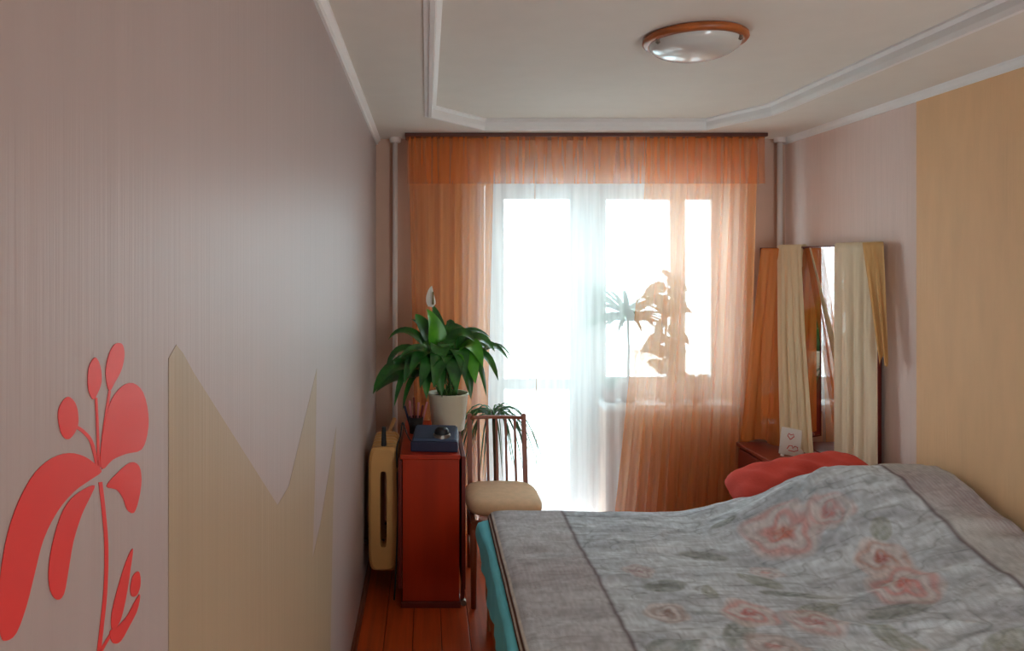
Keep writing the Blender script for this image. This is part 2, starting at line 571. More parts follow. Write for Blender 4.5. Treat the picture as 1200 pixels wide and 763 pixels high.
WZ0 = SILL - 0.04
bm = B()
box(bm, DX1, DX1 + 0.05, FY0, FY1, WZ0, OZ1)
box(bm, OX1 - 0.05, OX1, FY0, FY1, WZ0, OZ1)
box(bm, DX1 + 0.05, OX1 - 0.05, FY0, FY1, OZ1 - 0.15, OZ1)
box(bm, DX1 + 0.05, OX1 - 0.05, FY0, FY1, WZ0, 0.94)
box(bm, 1.60, 1.70, FY0, FY1, 0.94, OZ1 - 0.15)
win = tag(obj('window_1', bm, M['pvc']), kind='structure')
obj('pane', box(B(), 1.18, 1.60, FY0 + 0.03, FY0 + 0.036, 0.94, OZ1 - 0.15), M['glass'], win)
obj('pane', box(B(), 1.70, OX1 - 0.05, FY0 + 0.03, FY0 + 0.036, 0.94, OZ1 - 0.15), M['glass'], win)
obj('window_sill', box(B(), DX1 - 0.01, OX1 + 0.03, 4.645, FY0, SILL - 0.04, SILL, 0.006), M['pvc'], win)
bm = B()
tube(bm, [(1.65, FY0, 1.5), (1.65, FY0 - 0.03, 1.5), (1.65, FY0 - 0.035, 1.40)], 0.008)
obj('handle', bm, M['pvc'], win)

# balcony beyond
PY = 5.80
bal = thing('balcony', (1.1, 5.4, -0.05), 'white balcony parapet and floor outside the glass door', 'balcony')
obj('floor_slab', box(B(), -0.6, 2.9, YF + 0.325, PY + 0.1, -0.15, -0.02), M['concrete'], bal)
obj('parapet', box(B(), -0.6, 2.9, PY, PY + 0.06, -0.02, 1.0), M['parapet'], bal)
obj('handrail', box(B(), -0.6, 2.9, PY - 0.03, PY + 0.09, 1.0, 1.05, 0.008), M['pvc'], bal)
for x in (-0.2, 0.95, 1.75, 2.6):
    obj('glazing_post', box(B(), x - 0.02, x + 0.02, PY + 0.01, PY + 0.05, 1.05, 2.5), M['pvc'], bal)
obj('head_rail', box(B(), -0.6, 2.9, PY, PY + 0.06, 2.5, 2.56), M['pvc'], bal)

# far buildings and ground
tag(obj('ground', box(B(), -80, 120, 8, 160, -12.4, -12), M['snow']), kind='structure')


def block(x0, x1, y0, y1, z1, label):
    t = thing('apartment_block', ((x0 + x1) / 2, (y0 + y1) / 2, -12), label, 'building')
    obj('wall', box(B(), x0, x1, y0, y1, -12, z1), M['far_a'], t)
    obj('roof', box(B(), x0 - 0.3, x1 + 0.3, y0 - 0.3, y1 + 0.3, z1, z1 + 0.5), M['snow'], t)
    nx = int((x1 - x0) / 4); nz = int((z1 + 11) / 3)
    me = None
    for i in range(nx):
        for j in range(nz):
            xa = x0 + (i + 0.5) * (x1 - x0) / nx - 0.8
            za = -11 + j * 3 + 0.6
            if za + 1.5 > z1 - 0.3 or za < -7: continue
            o = obj('window', box(B(), xa, xa + 1.6, y0 - 0.12, y0 - 0.002, za, za + 1.4), M['far_w'], t)


block(5, 17, 80, 92, -1.5, 'pale low apartment block far beyond the balcony door')
block(24, 38, 95, 107, 1.5, 'pale taller apartment block far beyond the window plants')

# ------------------------------------------------------------------ riser pipes
for px, lab in ((463, 'pale vertical heating pipe in the far left corner'), (914, 'pale vertical heating pipe in the far right corner')):
    x = (px - VPX) / 188.0
    t = thing('heating_pipe', (x, 4.63, 0), lab, 'pipe')
    obj('pipe', tube(B(), [(x, 4.63, 0.0), (x, 4.63, 2.466)], 0.016, 12), M['pipe'], t, True)
    obj('collar', lathe(B(), [(0.0, 2.44), (0.034, 2.44), (0.036, 2.469), (0, 2.469)], x, 4.63, 16), M['pipe'], t)

# ------------------------------------------------------------------ curtains
tag(obj('curtain_rail', box(B(), -0.13, 2.045, 4.445, 4.605, 2.448, 2.4695, 0.003), M['rail']),
    'dark brown ceiling rail above the orange curtains', 'curtain rail')


def curtain(name, m, xl, xr, y0, z0, z1, nf, amp, nx=260, nz=22, seed=1, parent=None, dens=None):
    """xl, xr functions of t (0 top .. 1 bottom)"""
    rs = np.random.RandomState(seed)
    u = np.linspace(0, 1, nx); t = np.linspace(0, 1, nz)
    U, T = np.meshgrid(u, t, indexing='ij')
    XLt = np.vectorize(xl)(T); XRt = np.vectorize(xr)(T)
    W_ = dens(U) if dens is not None else U
    X = XLt + (XRt - XLt) * W_
    ph = rs.rand(3) * 6
    A = amp(U) * (0.75 + 0.35 * T)
    Y = y0 + A * (0.6 * np.sin(2 * PI * nf * U + ph[0] + 0.4 * np.sin(3 * T)) + 0.3 * np.sin(2 * PI * nf * 1.73 * U + ph[1] + 0.5 * T)
                  + 0.25 * np.sin(2 * PI * nf * 0.41 * U + ph[2] + T))
    X = X + 0.35 * A * np.cos(2 * PI * nf * U + ph[0])
    Z = z1 + (z0 - z1) * T
    P = np.stack([X, Y, Z], -1)
    return link(name, grid_mesh(P, name), m, parent, True)


tu = curtain('white_tulle', M['tulle'], lambda t: 0.22, lambda t: 2.0 - 0.05 * t, 4.592, 0.03, 2.447, 17,
             lambda U: 0.003 + 0.004 * U, seed=3)
tag(tu, 'flat white tulle curtain hanging over the balcony door and window', 'curtain')
ca = curtain('orange_curtain', M['sheer'], lambda t: -0.116 + 0.05 * t, lambda t: 0.41 - 0.06 * t, 4.52, 0.03, 2.447, 6,
             lambda U: 0.020 - 0.008 * U, nx=120, seed=4)
tag(ca, 'narrow orange sheer curtain on the left behind the peace lily', 'curtain')
cb = curtain('orange_curtain', M['sheer_b'], lambda t: 1.34 - 0.21 * t ** 1.3, lambda t: 2.02 - 0.07 * t, 4.517, 0.03, 2.447, 13,
             lambda U: 0.012 + 0.018 * U, seed=5)
tag(cb, 'gathered orange sheer curtain over the window at right', 'curtain')
va = curtain('curtain_valance', M['valance'], lambda t: -0.118, lambda t: 2.03, 4.463, 2.165, 2.447, 26, lambda U: 0.004 + 0.005 * U, seed=8, nz=6)
tag(va, 'short orange valance across the top of the curtains', 'valance')
# seam on the flat curtain
obj('seam', tube(B(), [(0.668, 4.582, 2.2), (0.669, 4.582, 1.4), (0.677, 4.582, 0.9), (0.68, 4.582, 0.1)], 0.0022, 5), M['seatcloth'], tu)

# ------------------------------------------------------------------ ceiling lamp
LX, LY = 0.975, 2.70
la = thing('ceiling_lamp', (LX, LY, ZC), 'round ceiling lamp with wooden rim and frosted glass dish', 'ceiling lamp')
obj('rim', lathe(B(), [(0, 2.519), (0.172, 2.519), (0.182, 2.512), (0.184, 2.500), (0.178, 2.492), (0.164, 2.489), (0.157, 2.494), (0.156, 2.508)], LX, LY, 48),
    M['lampwood'], la, True)
obj('glass_dish', lathe(B(), [(0.160, 2.496)] + [(0.160 * math.cos(a), 2.491 - 0.058 * math.sin(a)) for a in
                                                 [k * PI / 2 / 10 for k in range(11)]], LX, LY, 48), M['lampglass'], la, True)
for k in range(3):
    a = math.radians(200 + 120 * k)
    cx, cy = LX + 0.161 * math.cos(a), LY + 0.161 * math.sin(a)
    obj('clip', lathe(B(), [(0, 2.495), (0.008, 2.493), (0.009, 2.478), (0, 2.472)], cx, cy, 10), M['chrome'], la)

# ------------------------------------------------------------------ radiator
rd = thing('radiator', (-0.22, 4.0, 0), 'old cream cast radiator on the left wall beside the folding table', 'radiator')


def rad_section():
    bm = B()
    # closed loop ring in the x-z plane with a slot, thickness along y
    xa, xb, za, zb = -0.292, -0.142, 0.145, 0.765
    outer_, inner_ = [], []
    for i in range(32):
        a = 2 * PI * i / 32
        cx, cz = math.copysign(abs(math.cos(a)) ** 0.3, math.cos(a)), math.copysign(abs(math.sin(a)) ** 0.3, math.sin(a))
        outer_.append(((xa + xb) / 2 + cx * (xb - xa) / 2, (za + zb) / 2 + cz * (zb - za) / 2))
        inner_.append(((xa + xb) / 2 + cx * 0.017, (za + zb) / 2 + cz * 0.19))
    ys = [(0.0, 0.012), (0.012, 0.0), (0.046, 0.0), (0.058, 0.012)]
    ro, ri = [], []
    for y, ins in ys:
        cx, cz = (xa + xb) / 2, (za + zb) / 2
        ro.append([bm.verts.new((x - math.copysign(ins, x - cx), 3.72 + y, z - math.copysign(ins, z - cz))) for x, z in outer_])
        ri.append([bm.verts.new((x, 3.72 + y, z)) for x, z in inner_])
    n = 32
    for R in (ro, ri):
        for a_, b_ in zip(R, R[1:]):
            for k in range(n):
                bm.faces.new((a_[k], a_[(k + 1) % n], b_[(k + 1) % n], b_[k]))
    for q in (0, 3):
        for k in range(n):
            bm.faces.new((ro[q][k], ro[q][(k + 1) % n], ri[q][(k + 1) % n], ri[q][k]))
    return bm


sec = obj('section', rad_section(), M['radiator'], rd)
for k in range(1, 6):
    c = sec.copy(); COL.objects.link(c); c.parent = rd; c.location = (0, 0.0625 * k, 0)
for z in (0.19, 0.71):
    obj('hub_pipe', tube(B(), [(-0.217, 3.73, z), (-0.217, 4.09, z)], 0.024, 10), M['radiator'], rd, True)
obj('connecting_pipe', tube(B(), [(-0.217, 4.08, 0.71), (-0.217, 4.3, 0.71), (-0.2, 4.60, 0.72)], 0.012, 8), M['radiator'], rd, True)
for y in (3.80, 4.04):
    obj('bracket', box(B(), -0.318, -0.217, y, y + 0.02, 0.25, 0.27), M['black'], rd)
bm = B()
tube(bm, [(-0.217, 3.76, 0.76), (-0.217, 3.76, 0.86)], [0.014, 0.010], 10)
obj('air_valve', bm, M['black'], rd)

# ------------------------------------------------------------------ folding table
TX0, TX1, TY0, TY1 = -0.128, 0.165, 3.645, 4.42
tb = thing('folding_table', ((TX0 + TX1) / 2, (TY0 + TY1) / 2, 0), 'red-brown folded drop-leaf table seen end-on by the radiator', 'table')
obj('end_panel', box(B(), TX0 + 0.01, TX1 - 0.005, TY0, TY0 + 0.02, 0.03, 0.725, 0.002), M['tablewood'], tb)
obj('end_panel', box(B(), TX0 + 0.01, TX1 - 0.005, TY1 - 0.02, TY1, 0.03, 0.725, 0.002), M['tablewood'], tb)
obj('tabletop', box(B(), TX0, TX1, TY0 - 0.008, TY1 + 0.008, 0.727, 0.75, 0.003), M['tablewood'], tb)
obj('drop_leaf', box(B(), TX1 + 0.006, TX1 + 0.026, TY0 - 0.008, TY1 + 0.008, 0.09, 0.742, 0.003), M['tabledark'], tb)
obj('drop_leaf', box(B(), TX0 - 0.012, TX0 + 0.006, TY0 + 0.0, TY1, 0.09, 0.72, 0.003), M['tabledark'], tb)
obj('base_board', box(B(), TX0 + 0.002, TX1 + 0.002, TY0 - 0.012, TY1 + 0.005, 0.0, 0.03, 0.004), M['tabledark'], tb)
bm = B()
tube(bm, [(TX1 + 0.016, TY0 + 0.01, 0.015), (TX1 + 0.016, TY0 + 0.04, 0.015)], 0.015, 12)
obj('caster', bm, M['chrome'], tb)
obj('leaf_leg', box(B(), TX1 + 0.005, TX1 + 0.022, TY0 + 0.03, TY0 + 0.06, 0.02, 0.095), M['tabledark'], tb)

# device on table
dv = thing('router', (0.035, 3.80, 0.75), 'dark blue flat box with a round black knob on the folding table', 'device')
mx = Matrix.Translation((0.045, 3.80, 0.75)) @ Matrix.Rotation(math.radians(-4), 4, 'Z')
bm = B()
r = bmesh.ops.create_cube(bm, size=1)
for v in r['verts']:
    top = v.co.z > 0
    v.co = mx @ Vector((v.co.x * (0.215 if top else 0.24), v.co.y * (0.19 if top else 0.22), 0.03 + (0.030 if top and v.co.y < 0 else 0.062 if top else 0)))
bmesh.ops.bevel(bm, geom=list(bm.edges), offset=0.006, segments=2, affect='EDGES')
obj('housing', bm, M['navy'], dv)
bm = box(B(), -0.118, 0.118, -0.112, 0.108, 0.0, 0.052, 0.006, mx)
obj('lower_shell', bm, M['navydark'], dv)
bm = B()
lathe(bm, [(0, 0.112), (0.020, 0.110), (0.033, 0.100), (0.037, 0.086), (0.037, 0.058), (0, 0.058)], 0, 0, 20)
for v in bm.verts: v.co = mx @ (v.co + Vector((0.035, -0.045, 0)))
obj('knob', bm, M['black'], dv)
bm = B()
lathe(bm, [(0.037, 0.078), (0.044, 0.076), (0.045, 0.056), (0.037, 0.056)], 0, 0, 20)
for v in bm.verts: v.co = mx @ (v.co + Vector((0.035, -0.045, 0)))
obj('knob_ring', bm, M['chrome'], dv)

# cup with pens
cx, cy = -0.06, 4.10
cu = thing('pen_cup', (cx, cy, 0.75), 'small dark cup crammed with pens beside the cream plant pot', 'cup')
obj('cup', lathe(B(), [(0, 0.751), (0.034, 0.751), (0.042, 0.84), (0.038, 0.84), (0.031, 0.76), (0, 0.76)], cx, cy, 20), M['black'], cu, True)
for dx, dy, hh, mm, lab in ((-0.024, 0.0, 0.150, 'navydark', 'dark blue pen leaning far left in the dark cup'),
                        (-0.014, 0.008, 0.175, 'pinkish', 'dusty pink pen leaning left in the dark cup'),
                        (-0.004, -0.006, 0.200, 'tabledark', 'tall brown red pencil upright in the middle of the dark cup'),
                        (0.006, 0.010, 0.165, 'pinkish', 'dusty pink pen upright just right of the tall pencil'),
                        (0.015, -0.004, 0.155, 'tabledark', 'brown red pencil leaning right in the dark cup'),
                        (0.024, 0.004, 0.170, 'pinkish', 'dusty pink pen leaning far right in the dark cup')):
    sp = tube(B(), [(cx + dx, cy + dy, 0.765), (cx + 2.6 * dx, cy + 2.2 * dy, 0.75 + hh)], 0.006, 6)
    tag(obj('pen', sp, M[mm]), lab, 'pen', 'pens in the dark cup')
# cable
bm = B()
cpts = spline([(-0.07, 3.80, 0.765), (-0.10, 3.84, 0.80), (-0.125, 3.86, 0.86), (-0.135, 3.82, 0.80), (-0.15, 3.74, 0.76), (-0.146, 3.68, 0.65), (-0.143, 3.67, 0.45), (-0.15, 3.66, 0.2), (-0.16, 3.66, 0.03)], 5, False)
tag(obj('power_cable', tube(bm, cpts, 0.004, 6), M['black'], None, True), 'black cable hanging from the blue box past the radiator', 'cable')


# ------------------------------------------------------------------ leaves
def leaf_bm(p0, p1, p2, width, n=9, fold=0.25, up=Vector((0, -0.5, 1)), tip=0.0, tipw=0.55):
    """blade following a quadratic curve p0 p1 p2"""
    bm = B()
    p0, p1, p2 = map(Vector, (p0, p1, p2))
    rows = []
    for i in range(n + 1):
        t = i / n
        p = (1 - t) ** 2 * p0 + 2 * t * (1 - t) * p1 + t * t * p2
        d = (2 * (1 - t) * (p1 - p0) + 2 * t * (p2 - p1)).normalized()
        side = d.cross(up)
        if side.length < 0.05: side = d.cross(Vector((1, 0, 0)))
        side.normalize()
        nrm = side.cross(d).normalized()
        w = width * 0.5 * (math.sin(PI * min(1, t ** tipw)) ** 0.75 if 0 < t < 1 else 0.0) + 0.0008
        rows.append([bm.verts.new(p - side * w + nrm * w * fold), bm.verts.new(p - side * w * .5 + nrm * w * fold * .35), bm.verts.new(p),
                     bm.verts.new(p + side * w * .5 + nrm * w * fold * .35), bm.verts.new(p + side * w + nrm * w * fold)])
    for a, b_ in zip(rows, rows[1:]):
        for k in range(4):
            bm.faces.new((a[k], a[k + 1], b_[k + 1], b_[k]))
    return bm


def at(px, py, y):
    s = F_PX / y
    return Vector(((px - VPX) / s, y, CAM_H - (py - VPY) / s))


# peace lily
PX, PYY = 0.122, 4.20
pl = thing('peace_lily', (PX, PYY, 0.75), 'leafy peace lily with one white bloom in a cream pot on the table', 'potted plant')
pot = obj('pot', lathe(B(), [(0, 0.751), (0.088, 0.751), (0.092, 0.756), (0.112, 0.945), (0.116, 0.948), (0.116, 0.957), (0.106, 0.957), (0.103, 0.93)], PX, PYY, 36),
          M['pot'], pl, True)
obj('soil', lathe(B(), [(0.1035, 0.932), (0.05, 0.936), (0, 0.938)], PX, PYY, 24), M['soil'], pl)
# (mid px, mid py, tip px, tip py, depth offset, width, material)
leaves = [
    # left group
    (470, 402, 452, 438, -0.02, .075, 0), (462, 425, 437, 462, -0.10, .12, 0), (476, 416, 446, 446, 0.04, .10, 0),
    (480, 385, 455, 398, 0.03, .085, 0), (478, 425, 462, 476, -0.05, .07, 0), (486, 432, 472, 480, 0.0, .06, 0),
    (470, 440, 440, 460, 0.05, .12, 0), (495, 408, 468, 420, -0.14, .10, 0),
    # upper
    (497, 388, 487, 368, 0.05, .12, 0), (512, 392, 500, 362, -0.02, .125, 1), (515, 380, 505, 356, 0.08, .06, 0), (530, 384, 524, 376, 0.10, .07, 0),
    (505, 395, 482, 374, 0.10, .08, 0),
    # right
    (556, 392, 580, 412, -0.06, .12, 0), (570, 400, 596, 422, 0.02, .085, 0), (565, 408, 584, 446, -0.08, .085, 0),
    (558, 415, 570, 464, -0.02, .06, 0), (548, 404, 557, 450, -0.16, .15, 1), (545, 388, 575, 396, 0.08, .11, 0), (550, 398, 566, 430, -0.16, .13, 1),
    (578, 402, 598, 418, 0.10, .06, 0), (540, 396, 572, 410, 0.0, .13, 0),
    # centre
    (520, 410, 508, 455, -0.20, .15, 0), (530, 412, 535, 460, -0.20, .15, 0), (508, 412, 492, 455, -0.18, .13, 0), (518, 398, 512, 440, -0.14, .14, 0),
    (538, 402, 545, 446, -0.18, .13, 0), (500, 405, 480, 440, -0.16, .12, 0), (526, 394, 530, 430, -0.10, .13, 0), (512, 415, 518, 466, -0.17, .12, 0),
    (488, 412, 474, 450, -0.12, .11, 0), (545, 420, 552, 468, -0.12, .11, 0), (522, 388, 545, 385, 0.06, .12, 0), (535, 390, 556, 400, -0.10, .13, 0),
    (505, 400, 496, 425, -0.06, .12, 0), (500, 430, 500, 468, -0.15, .10, 0),
]
for k, (mx_, my_, tx_, ty_, dy, w, c) in enumerate(leaves):
    base = Vector((PX + 0.045 * math.cos(k * 2.4), PYY + 0.035 * math.sin(k * 2.4), 0.936))
    mid = at(mx_, my_, PYY + dy * 0.6)
    tip = at(tx_, ty_, PYY + dy)
    st_ = base.lerp(mid, 0.55) + Vector((0, 0, 0.05))
    ctrl = base.lerp(st_, 0.5) + Vector((0, 0, 0.035))
    ps = [tuple((1 - t) ** 2 * base + 2 * t * (1 - t) * ctrl + t * t * st_) for t in (0, .25, .5, .75, 1)]
    lf = obj('leaf', leaf_bm(st_, mid + (mid - st_) * 0.25 + Vector((0, 0, 0.03)), tip, w * 0.92, fold=0.2 + 0.15 * random.random()),
             M['leaf_bright_lit' if c else 'leaf'], pl, True)
    obj('leaf_stalk', tube(B(), ps, [0.004, 0.0038, 0.0035, 0.003, 0.0025], 6), M['stem'], lf, True)
# bloom
bs = [Vector((PX, PYY + 0.02, 0.936)), at(515, 400, PYY + 0.03), at(508, 372, PYY + 0.02), at(507, 358, PYY + 0.01)]
fl = obj('flower_stalk', tube(B(), spline([tuple(p) for p in bs], 5, False), 0.0035, 6), M['stem'], pl, True)
obj('spathe', leaf_bm(at(507, 360, PYY), at(502, 348, PYY + 0.015), at(506, 335, PYY), 0.052, fold=-0.5, up=Vector((0, -1, 0.05))), M['spathe'], fl, True)
obj('spadix', tube(B(), [at(507.5, 357, PYY - 0.018), at(507.5, 342, PYY - 0.018)], [0.006, 0.004], 8), M['spadix'], fl, True)


def spiky(name, base, stem_top, n, length, width, droop, m, label, cat, pot_r, pot_h, potm, seed, ymax=9, group=None, upb=0.5):
    rs = random.Random(seed)
    base = Vector(base); stem_top = Vector(stem_top)
    t = thing(name, base, label, cat, group)
    obj('pot', lathe(B(), [(0, 0.001), (pot_r * 0.75, 0.001), (pot_r, pot_h), (pot_r * 0.9, pot_h), (pot_r * 0.87, pot_h - 0.015), (0, pot_h - 0.015)],
                     base.x, base.y, 20, base.z), potm, t, True)
    obj('stem', tube(B(), [base + Vector((0, 0, pot_h - 0.02)), base.lerp(stem_top, .6) + Vector((0.006, 0, 0)), stem_top], 0.008, 7), M['bark'], t, True)
    for k in range(n):
        a = k * 2.399 + rs.random() * 0.4
        e = upb + (1 - upb) * rs.random()
        L_ = length * (0.75 + 0.4 * rs.random())
        d = Vector((math.cos(a), math.sin(a) * 0.7, 0))
        p0 = stem_top - Vector((0, 0, 0.05 * rs.random()))
        p1 = p0 + d * L_ * 0.45 + Vector((0, 0, L_ * 0.55 * e))
        p2 = p0 + d * L_ * 0.75 + Vector((0, 0, L_ * (e * 0.7 - droop)))
        p1.y = min(p1.y, ymax); p2.y = min(p2.y, ymax)
        obj('leaf', leaf_bm(p0, p1, p2, width, 7, 0.3, tipw=0.4), m, t, True)
    return t


# slim floor plant behind the chair
spiky('spider_plant', (0.40, 4.33, 0.0), (0.385, 4.30, 0.83), 46, 0.36, 0.010, 1.35, M['drac'],
      'thin grassy spider plant on a tall stem behind the chair back', 'potted plant', 0.10, 0.20, M['potbrown'], 4, 4.47)

# sill plants
spiky('dracaena', (1.29, 4.76, SILL), (1.292, 4.77, 1.36), 40, 0.42, 0.036, 0.30, M['drac2'],
      'spiky dracaena on the window sill behind the sheer curtain', 'potted plant', 0.06, 0.11, M['potbrown'], 9, 4.84, upb=0.1)
fb = Vector((1.55, 4.76, SILL))
fi = thing('rubber_plant', fb, 'broad-leaved rubber plant on the window sill behind the sheer curtain', 'potted plant')
obj('pot', lathe(B(), [(0, 0.001), (0.055, 0.001), (0.075, 0.12), (0.068, 0.12), (0.066, 0.105), (0, 0.105)], fb.x, fb.y, 22, fb.z), M['potbrown'], fi, True)
obj('stem', tube(B(), [fb + Vector((0, 0, 0.1)), fb + Vector((-0.02, 0, 0.4)), fb + Vector((0.0, 0, 0.80))], [0.009, 0.007, 0.004], 7), M['bark'], fi, True)
for k in range(18):
    h = 0.14 + 0.66 * k / 17
    a = k * 2.3
    p0 = fb + Vector((-0.01, 0, h))
    d = Vector((math.cos(a), 0.35 * math.sin(a), 0))
    L_ = 0.14 + 0.07 * random.random()
    dz = random.uniform(-0.11, 0.09)
    p2 = p0 + d * L_ + Vector((0, 0, dz)); p1 = p0 + d * L_ * 0.5 + Vector((0, 0, 0.05 + 0.4 * dz))
    p2.y = min(max(p2.y, 4.66), 4.85)
    obj('leaf', leaf_bm(p0, p1, p2, 0.09, 8, 0.2, up=Vector((random.uniform(-.5, .5), -0.9, 0.7))), M['drac2'], fi, True)
for px_, lab, hh in ((715, 'small leafy pot plant at the left end of the window sill', 0.10), (816, 'small leafy pot plant at the right end of the window sill', 0.12)):
    q = at(px_, 440, 4.75)
    t = thing('pot_plant', (q.x, 4.75, SILL), lab, 'potted plant')
    obj('pot', lathe(B(), [(0, 0.001), (0.035, 0.001), (0.048, 0.08), (0.042, 0.08), (0.04, 0.07), (0, 0.07)], q.x, 4.75, 18, SILL), M['potbrown'], t, True)
    for k in range(10):
        a = k * 2.4
        p0 = Vector((q.x, 4.75, SILL + 0.07))
        d = Vector((math.cos(a), 0.5 * math.sin(a), 0))
        obj('leaf', leaf_bm(p0, p0 + d * 0.04 + Vector((0, 0, hh)), p0 + d * 0.09 + Vector((0, 0, hh * 0.8)), 0.03, 6, 0.2), M['drac2'], t, True)

# ------------------------------------------------------------------ chair
ch = thing('dining_chair', (0.392, 3.87, 0), 'brown wooden slat-back chair with beige padded seat beside the table', 'chair')
CX0, CX1 = 0.230, 0.553        # leg centres
FYc, BYc = 3.64, 4.08


def bar(p, q, w, d, m, name, parent=ch, bev=0.004):
    bm = B()
    p, q = Vector(p), Vector(q)
    r = bmesh.ops.create_cube(bm, size=1)
    for v in r['verts']:
        c = p if v.co.z < 0 else q
        v.co = Vector((c.x + v.co.x * w, c.y + v.co.y * d, c.z))
    if bev: bmesh.ops.bevel(bm, geom=list(bm.edges), offset=bev, segments=2, affect='EDGES')
    return obj(name, bm, m, parent)


def leg_bm(pts, w0, w1):
    return tube(B(), pts, [w0 + (w1 - w0) * i / (len(pts) - 1) for i in range(len(pts))], 10)


for x in (CX0, CX1):
    obj('leg', leg_bm([(x, FYc, 0.415), (x, FYc, 0.2), (x, FYc - 0.005, 0.0)], 0.019, 0.013), M['chairwood'], ch, True)
    xb = x + (0.008 if x == CX0 else -0.008)
    obj('leg', leg_bm([(xb, BYc, 0.44), (xb, BYc + 0.01, 0.2), (xb, BYc + 0.05, 0.0)], 0.018, 0.013), M['chairwood'], ch, True)
    bar((xb, BYc, 0.43), (xb + (0.002 if x == CX0 else -0.002), BYc + 0.085, 0.845), 0.026, 0.022, M['chairwood'], 'back_post')
bar((CX0 + 0.02, BYc + 0.0825, 0.81), (CX0 + 0.02, BYc + 0.0825, 0.81), 0, 0, M['chairwood'], 'tmp')
bpy.data.objects.remove(bpy.data.objects['tmp'], do_unlink=True)
bm = B()
n = 10
pts = []
for i in range(n + 1):
    t = i / n
    pts.append((CX0 + 0.012 + (CX1 - CX0 - 0.024) * t, BYc + 0.081 + 0.022 * math.sin(PI * t), 0.822))
tube(bm, pts, 0.019, 8, sy=0.55)
obj('top_rail', bm, M['chairwood'], ch, True)
for i in range(5):
    t = (i + 1) / 6
    x = CX0 + 0.008 + (CX1 - CX0 - 0.016) * t
    bar((x, BYc + 0.012, 0.46), (x, BYc + 0.08 + 0.02 * math.sin(PI * t), 0.82), 0.014, 0.010, M['chairwood'], 'slat', bev=0.002)
bm = B()
box(bm, CX0 - 0.012, CX1 + 0.012, FYc - 0.018, FYc + 0.004, 0.385, 0.43, 0.003)
box(bm, CX0 - 0.012, CX1 + 0.012, BYc - 0.004, BYc + 0.018, 0.385, 0.43, 0.003)
box(bm, CX0 - 0.012, CX0 + 0.01, FYc, BYc, 0.385, 0.43, 0.003)
box(bm, CX1 - 0.01, CX1 + 0.012, FYc, BYc, 0.385, 0.43, 0.003)
obj('seat_frame', bm, M['chairwood'], ch)
# padded seat: superellipse pillow
nu, nv = 30, 14
P = []
for i in range(nu):
    row = []
    a = 2 * PI * i / (nu - 1)
    ca_, sa_ = math.cos(a), math.sin(a)
    ex, ey = math.copysign(abs(ca_) ** 0.5, ca_), math.copysign(abs(sa_) ** 0.5, sa_)
    for j in range(nv):
        q = j / (nv - 1)
        ang = -PI / 2 + PI * q
        r_ = max(0.0, math.cos(ang)) ** 0.35
        z = 0.431 + 0.038 + (0.046 if ang > 0 else 0.038) * math.copysign(abs(math.sin(ang)) ** 0.9, ang)
        row.append(((CX0 + CX1) / 2 + ex * r_ * 0.193, (FYc + BYc) / 2 - 0.012 + ey * r_ * 0.222, z))
    P.append(row)
link('seat', grid_mesh(np.array(P), 'seat'), M['seatcloth'], ch, True)
bm = B()
for y0, y1, x0, x1, z in ((FYc, BYc, CX0, CX0, 0.19), (FYc, BYc, CX1, CX1, 0.19)):
    tube(bm, [(x0, y0, z), (x1, y1 + 0.01, z)], 0.009, 8)
obj('stretcher', bm, M['chairwood'], ch, True)

# ------------------------------------------------------------------ bed
BX0, BX1, BY0, BY1, BZ = 0.31, 2.235, 1.80, 3.50, 0.525
bd = thing('bed', ((BX0 + BX1) / 2, (BY0 + BY1) / 2, 0), 'double bed with light wooden foot panel along the right wall', 'bed')
obj('mattress', box(B(), BX0 + 0.01, BX1 - 0.03, BY0 + 0.015, BY1 - 0.015, 0.33, BZ - 0.012, 0.04), M['mattress'], bd, True)
obj('footboard', box(B(), BX0 - 0.035, BX0, BY0 + 0.02, BY1 - 0.02, 0.12, 0.40, 0.006), M['bedwood'], bd)
obj('headboard', box(B(), BX1 - 0.025, BX1 + 0.004, BY0, BY1, 0.1, 0.62, 0.006), M['bedwood'], bd)
for y in (BY0 + 0.025, BY1 - 0.055):
    obj('side_rail', box(B(), BX0, BX1 - 0.03, y + 0.0, y + 0.03, 0.16, 0.328, 0.004), M['bedwood'], bd)
obj('slat_base', box(B(), BX0, BX1 - 0.03, BY0 + 0.057, BY1 - 0.057, 0.28, 0.32), M['bedwood'], bd)
for x in (BX0 - 0.03, BX1 - 0.08):
    for y in (BY0 + 0.03, BY1 - 0.1):
        obj('leg', box(B(), x, x + 0.06, y, y + 0.06, 0.0, 0.16, 0.004), M['bedwood'], bd)


# turquoise sheet hanging over the foot
def sheet_pts():
    ny, nz = 90, 20
    y = np.linspace(BY0 + 0.01, BY1 - 0.005, ny); t = np.linspace(0, 1, nz)
    Y, T = np.meshgrid(y, t, indexing='ij')
    far = np.clip((Y - 3.15) / 0.33, 0, 1)
    X = np.where(T < 0.2, BX0 + 0.03 - 0.08 * T / 0.2, BX0 - 0.05)
    X = X - 0.006 * (1 + np.sin(2 * PI * (Y * 3.1))) * T - 0.003 * (1 + np.sin(2 * PI * Y * 7.3 + 1)) * T - 0.030 * far * np.sin(PI * np.clip((T - .05) / .8, 0, 1))
    Z = np.where(T < 0.2, 0.485 - 0.015 * (T / 0.2) ** 2, 0.47 - (T - 0.2) / 0.8 * (0.155 + 0.012 * np.sin(Y * 9)))
    return np.stack([X, Y, Z], -1)


sh = link('bed_sheet', grid_mesh(sheet_pts(), 'bed_sheet'), M['turq'], None, True)
tag(sh, 'turquoise sheet hanging over the wooden foot of the bed', 'sheet')

